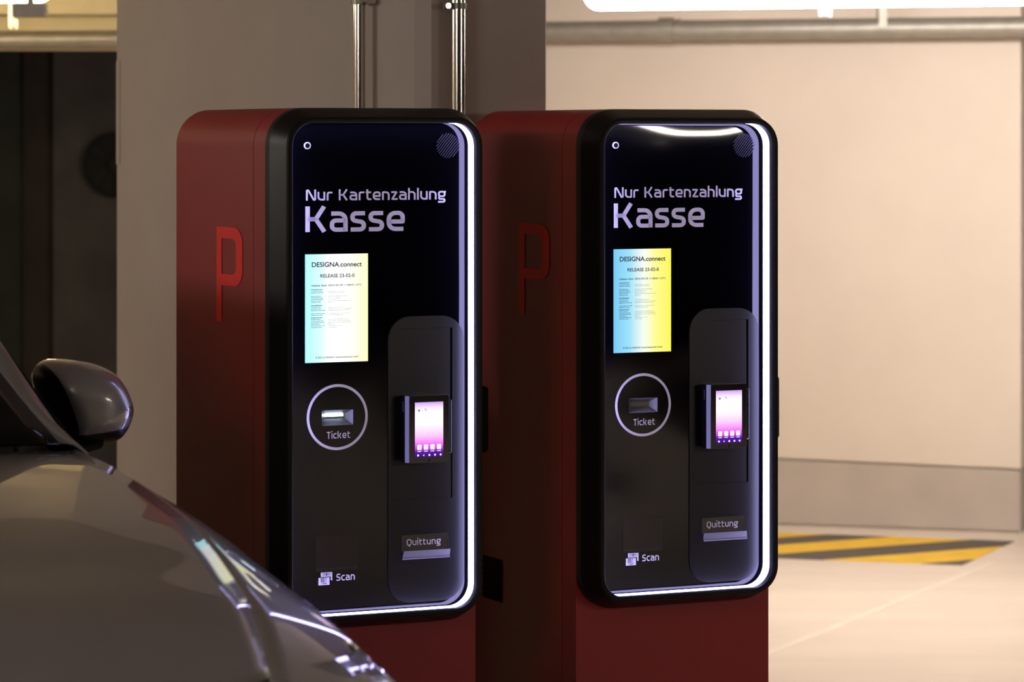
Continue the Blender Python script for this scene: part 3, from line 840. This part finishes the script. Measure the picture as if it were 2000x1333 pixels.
    g = G(); g.box((t0 - .0064 - CX, TF + .0175 - CD, tz1 - .034), (t0 - .004 - CX, TF + .028 - CD, tz1 - .012), .001); g.obj('side_button', M['gloss'], term)
    g = G()
    for zz in (tz0 + .018, tz1 - .012): g.tube((t1 - CX, TF + .008 - CD, zz), (t1 + .008 - CX, TF + .008 - CD, zz), .0016, 10)
    g.tube((t1 + .0075 - CX, TF + .008 - CD, tz0 + .018), (t1 + .0075 - CX, TF + .008 - CD, tz1 - .012), .0016, 12); g.obj('side_rail', M['gloss'], term)
    sx0, sx1, sz0, sz1 = .2700, .3325, .9730, 1.0845
    me = bpy.data.meshes.new('screen'); a_, b_ = (sx1 - sx0) / 2, (sz1 - sz0) / 2
    me.from_pydata([(-a_, 0, -b_), (a_, 0, -b_), (a_, 0, b_), (-a_, 0, b_), (-a_, .001, -b_), (a_, .001, -b_), (a_, .001, b_), (-a_, .001, b_)], [], [(0, 1, 2, 3), (0, 4, 5, 1), (1, 5, 6, 2), (2, 6, 7, 3), (3, 7, 4, 0)])
    me.materials.append(M['term'])
    scr = bpy.data.objects.new('screen', me); COL.objects.link(scr); scr.parent = term
    scr.location = q3((sx0 + sx1) / 2, (sz0 + sz1) / 2, TF - .0004)
    tag(scr, 'lit pink and white terminal screen')
    dpt = TF - .0008
    for i in range(4):
        cx_ = sx0 + .0095 + i * .0145; cz_ = sz0 + .0205
        g = G(); g.add([q3(x, z, dpt) for x, z in rrect(cx_ - .0048, cx_ + .0048, cz_ - .0052, cz_ + .0052, .0016, 4)], [tuple(range(20))]); g.obj('app_icon', M['icon_w'], term, None)
        g = G(); rect_flat(g, cx_ - .0018, cx_ + .0034, cz_ - .0036, cz_ + .0012, dpt - .0003) if i in (0, 2) else rect_flat(g, cx_ - .0008, cx_ + .0006, cz_ - .0004, cz_ + .0008, dpt - .0003)
        g.obj('icon_mark', M['icon_y'], term, None)
        g = G(); rect_flat(g, cx_ - .0042, cx_ + .0042, cz_ - .0090, cz_ - .0076, dpt); g.obj('icon_caption', M['icon_w'], term, None)
    for i in range(5):
        x = sx0 + .0065 + i * .0125; z = sz0 + .0042; g = G()
        g.add([q3(a.real, a.imag, dpt) for a in [complex(x, z) + .0021 * complex(math.cos(t), math.sin(t)) for t in [2 * math.pi * k_ / (3 if i == 1 else 12) + math.pi for k_ in range(3 if i == 1 else 12)]]], [tuple(range(3 if i == 1 else 12))]); g.obj('key', M['icon_w'], term, None)
    g = G(); x = (sx0 + sx1) / 2; g.add([q3(x - .0008, sz0 + .0295, dpt), q3(x + .0008, sz0 + .0295, dpt), q3(x, sz0 + .0310, dpt)], [(0, 1, 2)])
    g.obj('swipe_arrow', M['icon_w'], term, None)
    g = G(); g.add([q3(*p, dpt) for p in circle(sx0 + .0085, sz1 - .0165, .0024, 16)], [tuple(range(16))])
    g.add([q3(sx0 + .021, sz1 - .0130, dpt), q3(sx0 + .0225, sz1 - .0125, dpt), q3(sx0 + .0262, sz1 - .0175, dpt), q3(sx0 + .0252, sz1 - .0180, dpt)], [(0, 1, 2, 3)])
    g.obj('screen_mark', M['icon_g'], term, None)
    g = G(); rect_flat(g, (t0 + t1) / 2 - .0014, (t0 + t1) / 2 + .0014, tz0 + .002, tz0 + .009, dpt + .0005); g.obj('card_notch', M['panel'], term, None)
    # --- receipt outlet
    g = G(); g.extrude(rrect(.2575, .3615, .776, .8120, .003, 4), [rrect(.2582, .3608, .7767, .8113, .0025, 4)], PF - .0016, PF + .001, q3)
    rc = tag(g.obj('receipt_outlet', M['grille'], root, None), 'receipt outlet with lip')
    g = G(); g.extrude(rrect(.2582, .3608, .7767, .8113, .0025, 4), [], PF - .0010, PF + .001, q3); g.obj('plate', M['gloss'], rc, None)
    lettering('Quittung', .2685, .3440, .7905, .0128, .14, PF - .0016, q3, 'print_quittung', M['print'], rc, .135)
    g = G()
    p = [(PF + .001, .7790), (PF - .004, .7790), (.0290, .7700), (.0275, .7665), (.0300, .7650), (PF + .001, .7720)]
    for_l = [q3(.2500 + .012 * (d_ > .045), z, d_) for d_, z in p]; for_r = [q3(.3650 - .010 * (d_ < .045) , z, d_) for d_, z in p]
    n_ = len(p)
    g.add(for_l + for_r, [tuple(range(n_)), tuple(range(n_, 2 * n_))[::-1]] + [(i, (i + 1) % n_, n_ + (i + 1) % n_, n_ + i) for i in range(n_)])
    g.obj('lip', M['trimm2'], rc, 30)
    return root
M['trimm2'] = mat('receipt_lip_plastic', (0.30, 0.29, 0.33), 0.35, noise=0.03)
m1 = machine(0.0, 'red payment machine next to the car, its ticket slot lit', M['glass_a'], M['scr_a'], True)
m2 = machine(0.696, 'red payment machine before the bright wall, its ticket slot dark', M['glass_b'], M['scr_b'], False)

# ================================================================== THE CAR
PHI = math.radians(23)
hdv = Vector((math.sin(PHI), -math.cos(PHI), 0)); lfv = Vector((math.cos(PHI), math.sin(PHI), 0))
t = (EYE - 1.10) / (596 / F)                    # windscreen corner of a tall car, 1.10 m above the floor
CA = Vector(((115 - 1000) / F * t, t, 0)) - lfv * 0.688
rzc = math.atan2(hdv.y, hdv.x)
car = empty('car', CA + hdv * (-0.55), rzc, 'tall silver car with its bonnet towards the drive lane beside the payment machines', 'car')
OX = 0.55                                       # local x is measured from the windscreen corner; origin sits mid car
SCL = 0.8125
def mx_(x): return SCL * x if x > -0.7 else -0.7 * SCL + (x + 0.7)
def my_(y): return SCL * y + 0.135 * math.sin(math.pi / 2 * max(-1, min(1, y / 0.5)))
def mz_(z): return EYE - SCL * (EYE - z) if z > 0.55 else z * (EYE - SCL * (EYE - 0.55)) / 0.55
def cpt(x, y, z): return Vector((mx_(x) + OX, my_(y), mz_(z)))
def interp(table, x):
    """Catmull-Rom style interpolation of a table of (x, a, b, ...)"""
    tb = sorted(table)
    if x <= tb[0][0]: return tb[0][1:]
    if x >= tb[-1][0]: return tb[-1][1:]
    for i in range(len(tb) - 1):
        if tb[i][0] <= x <= tb[i + 1][0]: break
    p1, p2 = tb[i], tb[i + 1]; p0 = tb[i - 1] if i > 0 else p1; p3 = tb[i + 2] if i + 2 < len(tb) else p2
    h = p2[0] - p1[0]; s_ = (x - p1[0]) / h; out = []
    for k in range(1, len(p1)):
        m1_ = (p2[k] - p0[k]) / max(1e-6, p2[0] - p0[0]) * h
        m2_ = (p3[k] - p1[k]) / max(1e-6, p3[0] - p1[0]) * h
        out.append((2 * s_**3 - 3 * s_**2 + 1) * p1[k] + (s_**3 - 2 * s_**2 + s_) * m1_ + (-2 * s_**3 + 3 * s_**2) * p2[k] + (s_**3 - s_**2) * m2_)
    return out
# crease between bonnet and wing (y, z), shoulder of the wing, flank
CRE = [(-0.10, .735, .955), (0.0, .722, .962), (.286, .720, .953), (.772, .700, .919), (1.01, .680, .894), (1.192, .660, .868), (1.454, .620, .832), (1.767, .550, .762), (1.90, .52, .725)]
SHO = [(-3.2, .80, .86), (-2.4, .86, .90), (-1.2, .872, .885), (-0.10, .866, .868), (.30, .862, .856), (.60, .855, .838), (.82, .845, .818), (1.03, .838, .797), (1.22, .834, .776), (1.40, .825, .753), (1.54, .808, .732), (1.65, .785, .712), (1.78, .715, .690)]
FLK = [(-3.2, .86, .62), (-2.4, .905, .62), (-.1, .910, .62), (.6, .912, .62), (1.1, .905, .60), (1.40, .878, .585), (1.54, .858, .575), (1.65, .825, .565), (1.78, .745, .555)]
def arch(x):
    z = 0.20
    for xa in (0.66, -1.83):
        dx = mx_(x) - xa
        if abs(dx) < 0.395: z = max(z, (0.34 + math.sqrt(0.395**2 - dx**2)) / (mz_(0.55) / 0.55))
    return z
def loft(rows, name, material, smooth=50, sub=0):
    n = len(rows[0]); g = G()
    g.add([v for r in rows for v in r], [(i * n + k, i * n + k + 1, (i + 1) * n + k + 1, (i + 1) * n + k) for i in range(len(rows) - 1) for k in range(n - 1)])
    o = g.obj(name, material, car, smooth)
    sm = o.modifiers.new('thick', 'SOLIDIFY'); sm.thickness = 0.004; sm.offset = -1
    return o
def bez(a, b, c, d, n=10):
    return [a * (1 - u)**3 + b * 3 * u * (1 - u)**2 + c * 3 * u**2 * (1 - u) + d * u**3 for u in [i / n for i in range(n + 1)]]
# bonnet (one panel across)
rows = []
cowl = lambda y: 0.30 - 0.30 * (abs(y) / .70)**2.2
for i in range(41):
    u = i / 40
    row = []
    for k in range(-16, 17):
        v = k / 16
        xe = u * 1.75                                     # station along the crease
        xc = 0.20 + u * (1.86 - 0.20)                     # station at the centre line
        x = xe + (xc - xe) * (1 - abs(v)**2.2)
        y_e, z_e = interp(CRE, xe)
        crown = 0.030 * (1 - u * 0.35)
        z = interp(CRE, x)[1] + crown * (1 - abs(v)**2.0) - 0.030 * max(0, u - .82) / .18 * (1 - abs(v)**2)
        row.append(cpt(x, y_e * v, z))
    rows.append(row)
loft(rows, 'bonnet', M['paint'])
# wings, doors, rear quarters: from crease or belt line down to the sill
def side_rows(x0, x1, n, sgn, top):
    rows = []
    for i in range(n + 1):
        x = x0 + (x1 - x0) * i / n
        ys, zs = interp(SHO, x); yf, zf = interp(FLK, x)
        if top == 'crease': yt, zt_ = interp(CRE, x)
        else: yt, zt_ = ys - 0.10, zs + 0.035
        a = Vector((yt, zt_)); s_ = Vector((ys, zs)); f_ = Vector((yf, zf))
        pts = bez(a, a + (s_ - a) * 0.55 + Vector((0, .006)), s_ + Vector((-.018, .014)), s_, 8)[:-1]
        pts += bez(s_, s_ + Vector((.020, -.018)), f_ + Vector((.006, .08)), f_, 8)
        zb = arch(x); zm = max(zb + 0.001, min(zf - .02, .42))
        pts += [Vector((yf - .004, (zf * .6 + zm * .4))), Vector((yf - .012, zm)), Vector((yf - .05, zb))]
        for k in range(len(pts)):
            if pts[k].y < zb: pts[k] = Vector((pts[k].x, zb + (len(pts) - k) * 1e-4))
        rows.append([cpt(x, sgn * p.x, p.y) for p in pts])
    return rows
for sgn in (1, -1):
    loft(side_rows(-0.10, 1.77, 66, sgn, 'crease'), 'front_wing', M['paint'])
    loft(side_rows(-1.06, -0.104, 30, sgn, 'belt'), 'front_door', M['paint'])
    loft(side_rows(-1.92, -1.064, 30, sgn, 'belt'), 'rear_door', M['paint'])
    loft(side_rows(-3.10, -1.924, 40, sgn, 'belt'), 'rear_quarter', M['paint'])
# nose: bumper with grille opening drawn as separate panel
rows = []
for zz, xo in ((.765, 1.765), (.70, 1.86), (.62, 1.90), (.50, 1.93), (.36, 1.92), (.24, 1.86)):
    row = []
    for k in range(-20, 21):
        v = k / 20; y = .86 * math.sin(v * math.pi / 2)
        c_ = math.cos(v * math.pi / 2)
        row.append(cpt(1.40 + (xo - 1.40) * c_**0.55 - (0.02 if zz > .7 else 0), y * (0.93 if zz > .7 else 1), zz))
    rows.append(row)
loft(rows, 'front_bumper', M['paint'])
g = G()
for zz in (.44, .50, .56, .62):
    if zz == .44: g.box(cpt(1.925, -.02, .43), cpt(1.945, .02, .63))
    g.box(cpt(1.925, -.42, zz - .008), cpt(1.95, .42, zz + .008), .004)
gr = g.obj('grille', M['gloss'], car)
g = G(); g.box(cpt(1.86, -.44, .41), cpt(1.934, .44, .65), .006); g.obj('grille_back', M['black'], gr)
for sgn in (1, -1):                                    # headlamps over the bumper corners
    rows = []
    for i in range(13):
        u = i / 12
        ya = .55 + (.80 - .55) * u; xa = 1.84 - (1.84 - 1.56) * u**2.0
        za = .735 - .022 * u
        yb = .56 + (.876 - .56) * u; xb = 1.905 - (1.905 - 1.48) * u**2.4; zb = .600 + .01 * u
        A_ = Vector((xa, ya, za)); B_ = Vector((xb, yb, zb))
        mid = (A_ + B_) / 2 + Vector((.06, .03 * u + .01, .03))
        rows.append([cpt(p.x, sgn * p.y, p.z) for p in bez(A_, A_ + (mid - A_) * .8, B_ + (mid - B_) * .8, B_, 8)])
    hl_ = loft(rows, 'headlamp', M['lens'])
    hl_['label'] = 'glossy clear headlamp'
# windscreen, pillars, roof, side windows, rear window
PIN = [(-.95, .515, 1.43), (-.60, .545, 1.31), (-.22, .612, 1.108), (0.0, .680, .980)]      # x, y, z inner edge
POU = [(-.98, .565, 1.44), (-.62, .595, 1.325), (-.33, .640, 1.172), (-.10, .703, 1.012), (.10, .718, .966)]
def along(tab, u):
    a, b = tab[0][0], tab[-1][0]; x = a + (b - a) * u
    y, z = interp(tab, x); return Vector((x, y, z))
rows = []
for i in range(17):
    u = i / 16; e_ = along(PIN, u); row = []
    for k in range(-12, 13):
        v = k / 12
        row.append(cpt(e_.x + (0.10 + .09 * u) * (1 - abs(v)**2.2), (e_.y + .004) * v, e_.z + .020 * (1 - abs(v)**2.2)))
    rows.append(row)
loft(rows, 'windscreen', M['carglass'])
for sgn in (1, -1):
    rows = []
    for i in range(17):
        u = i / 16; a, b = along(PIN, u), along(POU, u)
        m_ = (a + b) / 2 + Vector((.004, .006, .010))
        rows.append([cpt(p.x, sgn * p.y, p.z) for p in bez(a, a + (m_ - a) * .9, b + (m_ - b) * .9, b, 6)])
    pil = loft(rows, 'windscreen_pillar', M['paint'])
    a, b = along(PIN, .885), along(POU, .835)
    # side windows
    rows = []
    for x, zt_ in ((-.12, 1.0), (-.40, 1.19), (-.75, 1.36), (-1.05, 1.425), (-1.6, 1.43), (-2.2, 1.38), (-2.6, 1.24), (-2.85, 1.06)):
        ys, zs = interp(SHO, x)
        zl = zs + .03; tt = (zt_ - zl) / .5
        rows.append([cpt(x, sgn * (ys - .10 - .22 * tt * q_), zl + (zt_ - zl) * q_) for q_ in (0, .33, .66, 1)])
    loft(rows, 'side_window', M['carglass'])
rows = []
for x, zt_, yw in ((-.95, 1.445, .57), (-1.2, 1.475, .58), (-1.7, 1.485, .58), (-2.2, 1.455, .565), (-2.55, 1.38, .55)):
    rows.append([cpt(x, yw * v, zt_ + .025 * (1 - v * v)) for v in [k / 8 for k in range(-8, 9)]])
loft(rows, 'roof', M['paint'])
rows = []
for x, zt_, yw in ((-2.55, 1.38, .55), (-2.85, 1.16, .66), (-3.05, .95, .74)):
    rows.append([cpt(x - .05 * (1 - v * v), yw * v, zt_ + .02 * (1 - v * v)) for v in [k / 8 for k in range(-8, 9)]])
loft(rows, 'rear_window', M['carglass'])
rows = []
for x, zz, yw in ((-3.03, .96, .76), (-3.12, .80, .84), (-3.16, .60, .87), (-3.16, .40, .87), (-3.08, .24, .84)):
    rows.append([cpt(x - .12 * (1 - v * v) + .05 * abs(v)**6, yw * v, zz) for v in [k / 10 for k in range(-10, 11)]])
loft(rows, 'rear_panel', M['paint'])
g = G(); g.box(cpt(-3.0, -.80, .20), cpt(1.75, .80, .26)); g.obj('underbody', M['black'], car, None)
# wheels
def wheel(xa, sgn):
    g = G(); R_, r_ = .345, .235; n = 36; y0, y1 = .655, .855
    def cpt(x, y, z): return Vector((x + OX, y, z))
    prof = [(r_, y0), (R_ - .02, y0), (R_, y0 + .02), (R_, y1 - .025), (R_ - .018, y1), (r_, y1 - .005)]
    vs = []; fs = []
    for i in range(n):
        a = 2 * math.pi * i / n
        vs += [cpt(xa + q_[0] * math.cos(a), sgn * q_[1], .345 + q_[0] * math.sin(a)) for q_ in prof]
    m_ = len(prof)
    for i in range(n):
        j = (i + 1) % n
        for k in range(m_): fs.append((i * m_ + k, i * m_ + (k + 1) % m_, j * m_ + (k + 1) % m_, j * m_ + k))
    g.add(vs, fs); w_ = g.obj('wheel', M['tyre'], car)
    g = G(); g.tube(cpt(xa, sgn * .75, .345), cpt(xa, sgn * .77, .345), r_ + .002, 36)
    for k in range(5):
        a = 2 * math.pi * k / 5; u_ = Vector((math.cos(a), 0, math.sin(a))); t_ = Vector((-math.sin(a), 0, math.cos(a)))
        c_ = cpt(xa, 0, .345)
        p = [u_ * .03 - t_ * .03, u_ * r_ - t_ * .02, u_ * r_ + t_ * .02, u_ * .03 + t_ * .03]
        g.add([c_ + q_ + Vector((0, sgn * .77, 0)) for q_ in p] + [c_ + q_ + Vector((0, sgn * .842, 0)) for q_ in p], [(0, 1, 2, 3), (7, 6, 5, 4), (0, 4, 5, 1), (1, 5, 6, 2), (2, 6, 7, 3), (3, 7, 4, 0)])
    g.tube(cpt(xa, sgn * .77, .345), cpt(xa, sgn * .845, .345), .05, 24)
    g.obj('rim', M['rim'], w_)
for xa in (.66, -1.83):
    for sgn in (1, -1): wheel(xa, sgn)

# door mirrors: domed shell split into painted cap, black housing and signal lens
OUTL = [(.790, 1.075), (.800, 1.100), (.825, 1.112), (.865, 1.112), (.905, 1.106), (.945, 1.094), (.978, 1.074), (1.000, 1.043), (1.013, 1.010), (1.016, .990),
        (1.010, .965), (.997, .940), (.978, .922), (.940, .914), (.900, .916), (.865, .925), (.838, .950), (.815, .990), (.798, 1.035)]
def smooth_loop(pts, k):
    out = []; n = len(pts)
    for i in range(n):
        p0, p1, p2, p3 = [Vector(pts[(i + j) % n]) for j in (-1, 0, 1, 2)]
        for q_ in range(k):
            u = q_ / k
            out.append(0.5 * ((2 * p1) + (p2 - p0) * u + (2 * p0 - 5 * p1 + 4 * p2 - p3) * u * u + (-p0 + 3 * p1 - 3 * p2 + p3) * u**3))
    return out
def door_mirror(sgn):
    loop = smooth_loop(OUTL, 8); n = len(loop)
    cen = Vector((.885, 1.015)); K = 26
    X0, DX = -.640, .175
    vs = []
    for j in range(K + 1):
        a = math.pi / 2 * j / K; sc = math.cos(a)**0.62 if j < K else 0.0
        for p in loop:
            q_ = cen + (p - cen) * sc
            vs.append((X0 + DX * math.sin(a), q_.x, q_.y))
    fs = [(j * n + i, j * n + (i + 1) % n, (j + 1) * n + (i + 1) % n, (j + 1) * n + i) for j in range(K) for i in range(n)]
    bm = bmesh.new()
    bv = [bm.verts.new(v) for v in vs]
    for f_ in fs:
        try: bm.faces.new([bv[k] for k in f_])
        except ValueError: pass
    bmesh.ops.remove_doubles(bm, verts=bm.verts, dist=1e-5)
    cuts = (((0, .865, .946), (0, -.13, 1)), ((0, .805, 1.105), (0, 1, .38)), ((0, .905, .969), (0, -.20, 1)), ((0, .900, .971), (0, -.45, 1)), ((0, .905, .995), (0, -.20, 1)))
    for co, no in cuts:                                 # exact shut lines between cap, housing and signal lens
        bmesh.ops.bisect_plane(bm, geom=list(bm.verts) + list(bm.edges) + list(bm.faces), plane_co=co, plane_no=no)
    bm.verts.index_update()
    vs = [v.co.copy() for v in bm.verts]
    parts = {'cap': [], 'hous': [], 'sig': []}
    for f in bm.faces:
        c_ = f.calc_center_median(); y, z = c_.y, c_.z; f_ = tuple(v.index for v in f.verts)
        lo = .969 + (y - .905) * .20; hi = .971 + (y - .900) * .45
        if y > .905 and lo < z < min(hi, lo + .026): parts['sig'].append(f_)
        elif z > .946 + (y - .865) * .13 and y > .805 + (1.105 - z) * .38: parts['cap'].append(f_)
        else: parts['hous'].append(f_)
    bm.free()
    m_ = None
    V = [cpt(v[0], sgn * v[1], v[2]) for v in vs]
    def grab(fs, name, material, parent, push=0.0):
        g = G(); g.add([v.copy() for v in V], fs)
        o = g.obj(name, material, parent, 60)
        bm = bmesh.new(); bm.from_mesh(o.data)
        lo_ = [v for v in bm.verts if not v.link_faces]
        bmesh.ops.delete(bm, geom=lo_, context='VERTS'); bm.to_mesh(o.data); bm.free()
        return o
    root = grab(parts['hous'], 'door_mirror', M['frame'], car)
    root['label'] = 'door mirror housing in black plastic'
    grab(parts['cap'], 'mirror_cap', M['paint'], root)
    grab(parts['sig'], 'turn_signal', M['sig'], root)
    # back rim, mirror glass and stalk
    g = G(); n_ = len(loop)
    r0 = [cpt(X0, sgn * p.x, p.y) for p in loop]; r1 = [cpt(X0 - .022, sgn * (cen.x + (p.x - cen.x) * .965), cen.y + (p.y - cen.y) * .965) for p in loop]
    r2 = [cpt(X0 - .018, sgn * (cen.x + (p.x - cen.x) * .88), cen.y + (p.y - cen.y) * .88) for p in loop]
    g.add(r0 + r1 + r2, [(i, (i + 1) % n_, n_ + (i + 1) % n_, n_ + i) for i in range(n_)] + [(n_ + i, n_ + (i + 1) % n_, 2 * n_ + (i + 1) % n_, 2 * n_ + i) for i in range(n_)])
    g.obj('rim', M['chrome'], root)
    g = G(); g.add(r2, [tuple(range(n_))]); g.obj('mirror_glass', M['mirglass'], root, None)
    g = G()
    pa_, pb_ = Vector((-.60, .80, .90)), Vector((-.57, .905, .925))
    rows = []
    for p, w_, h_ in ((Vector((-.60, .775, .895)), .07, .028), (Vector((-.585, .84, .905)), .055, .022), (Vector((-.57, .925, .930)), .05, .022)):
        rows.append([p + Vector((w_ * math.cos(a), 0, h_ * math.sin(a))) for a in [2 * math.pi * i / 16 for i in range(16)]])
    g.add([cpt(v.x, sgn * v.y, v.z) for r in rows for v in r], [(i * 16 + k, i * 16 + (k + 1) % 16, (i + 1) * 16 + (k + 1) % 16, (i + 1) * 16 + k) for i in range(2) for k in range(16)] + [tuple(range(16)), tuple(range(32, 48))[::-1]])
    g.obj('stalk', M['frame'], root)
door_mirror(1); door_mirror(-1)
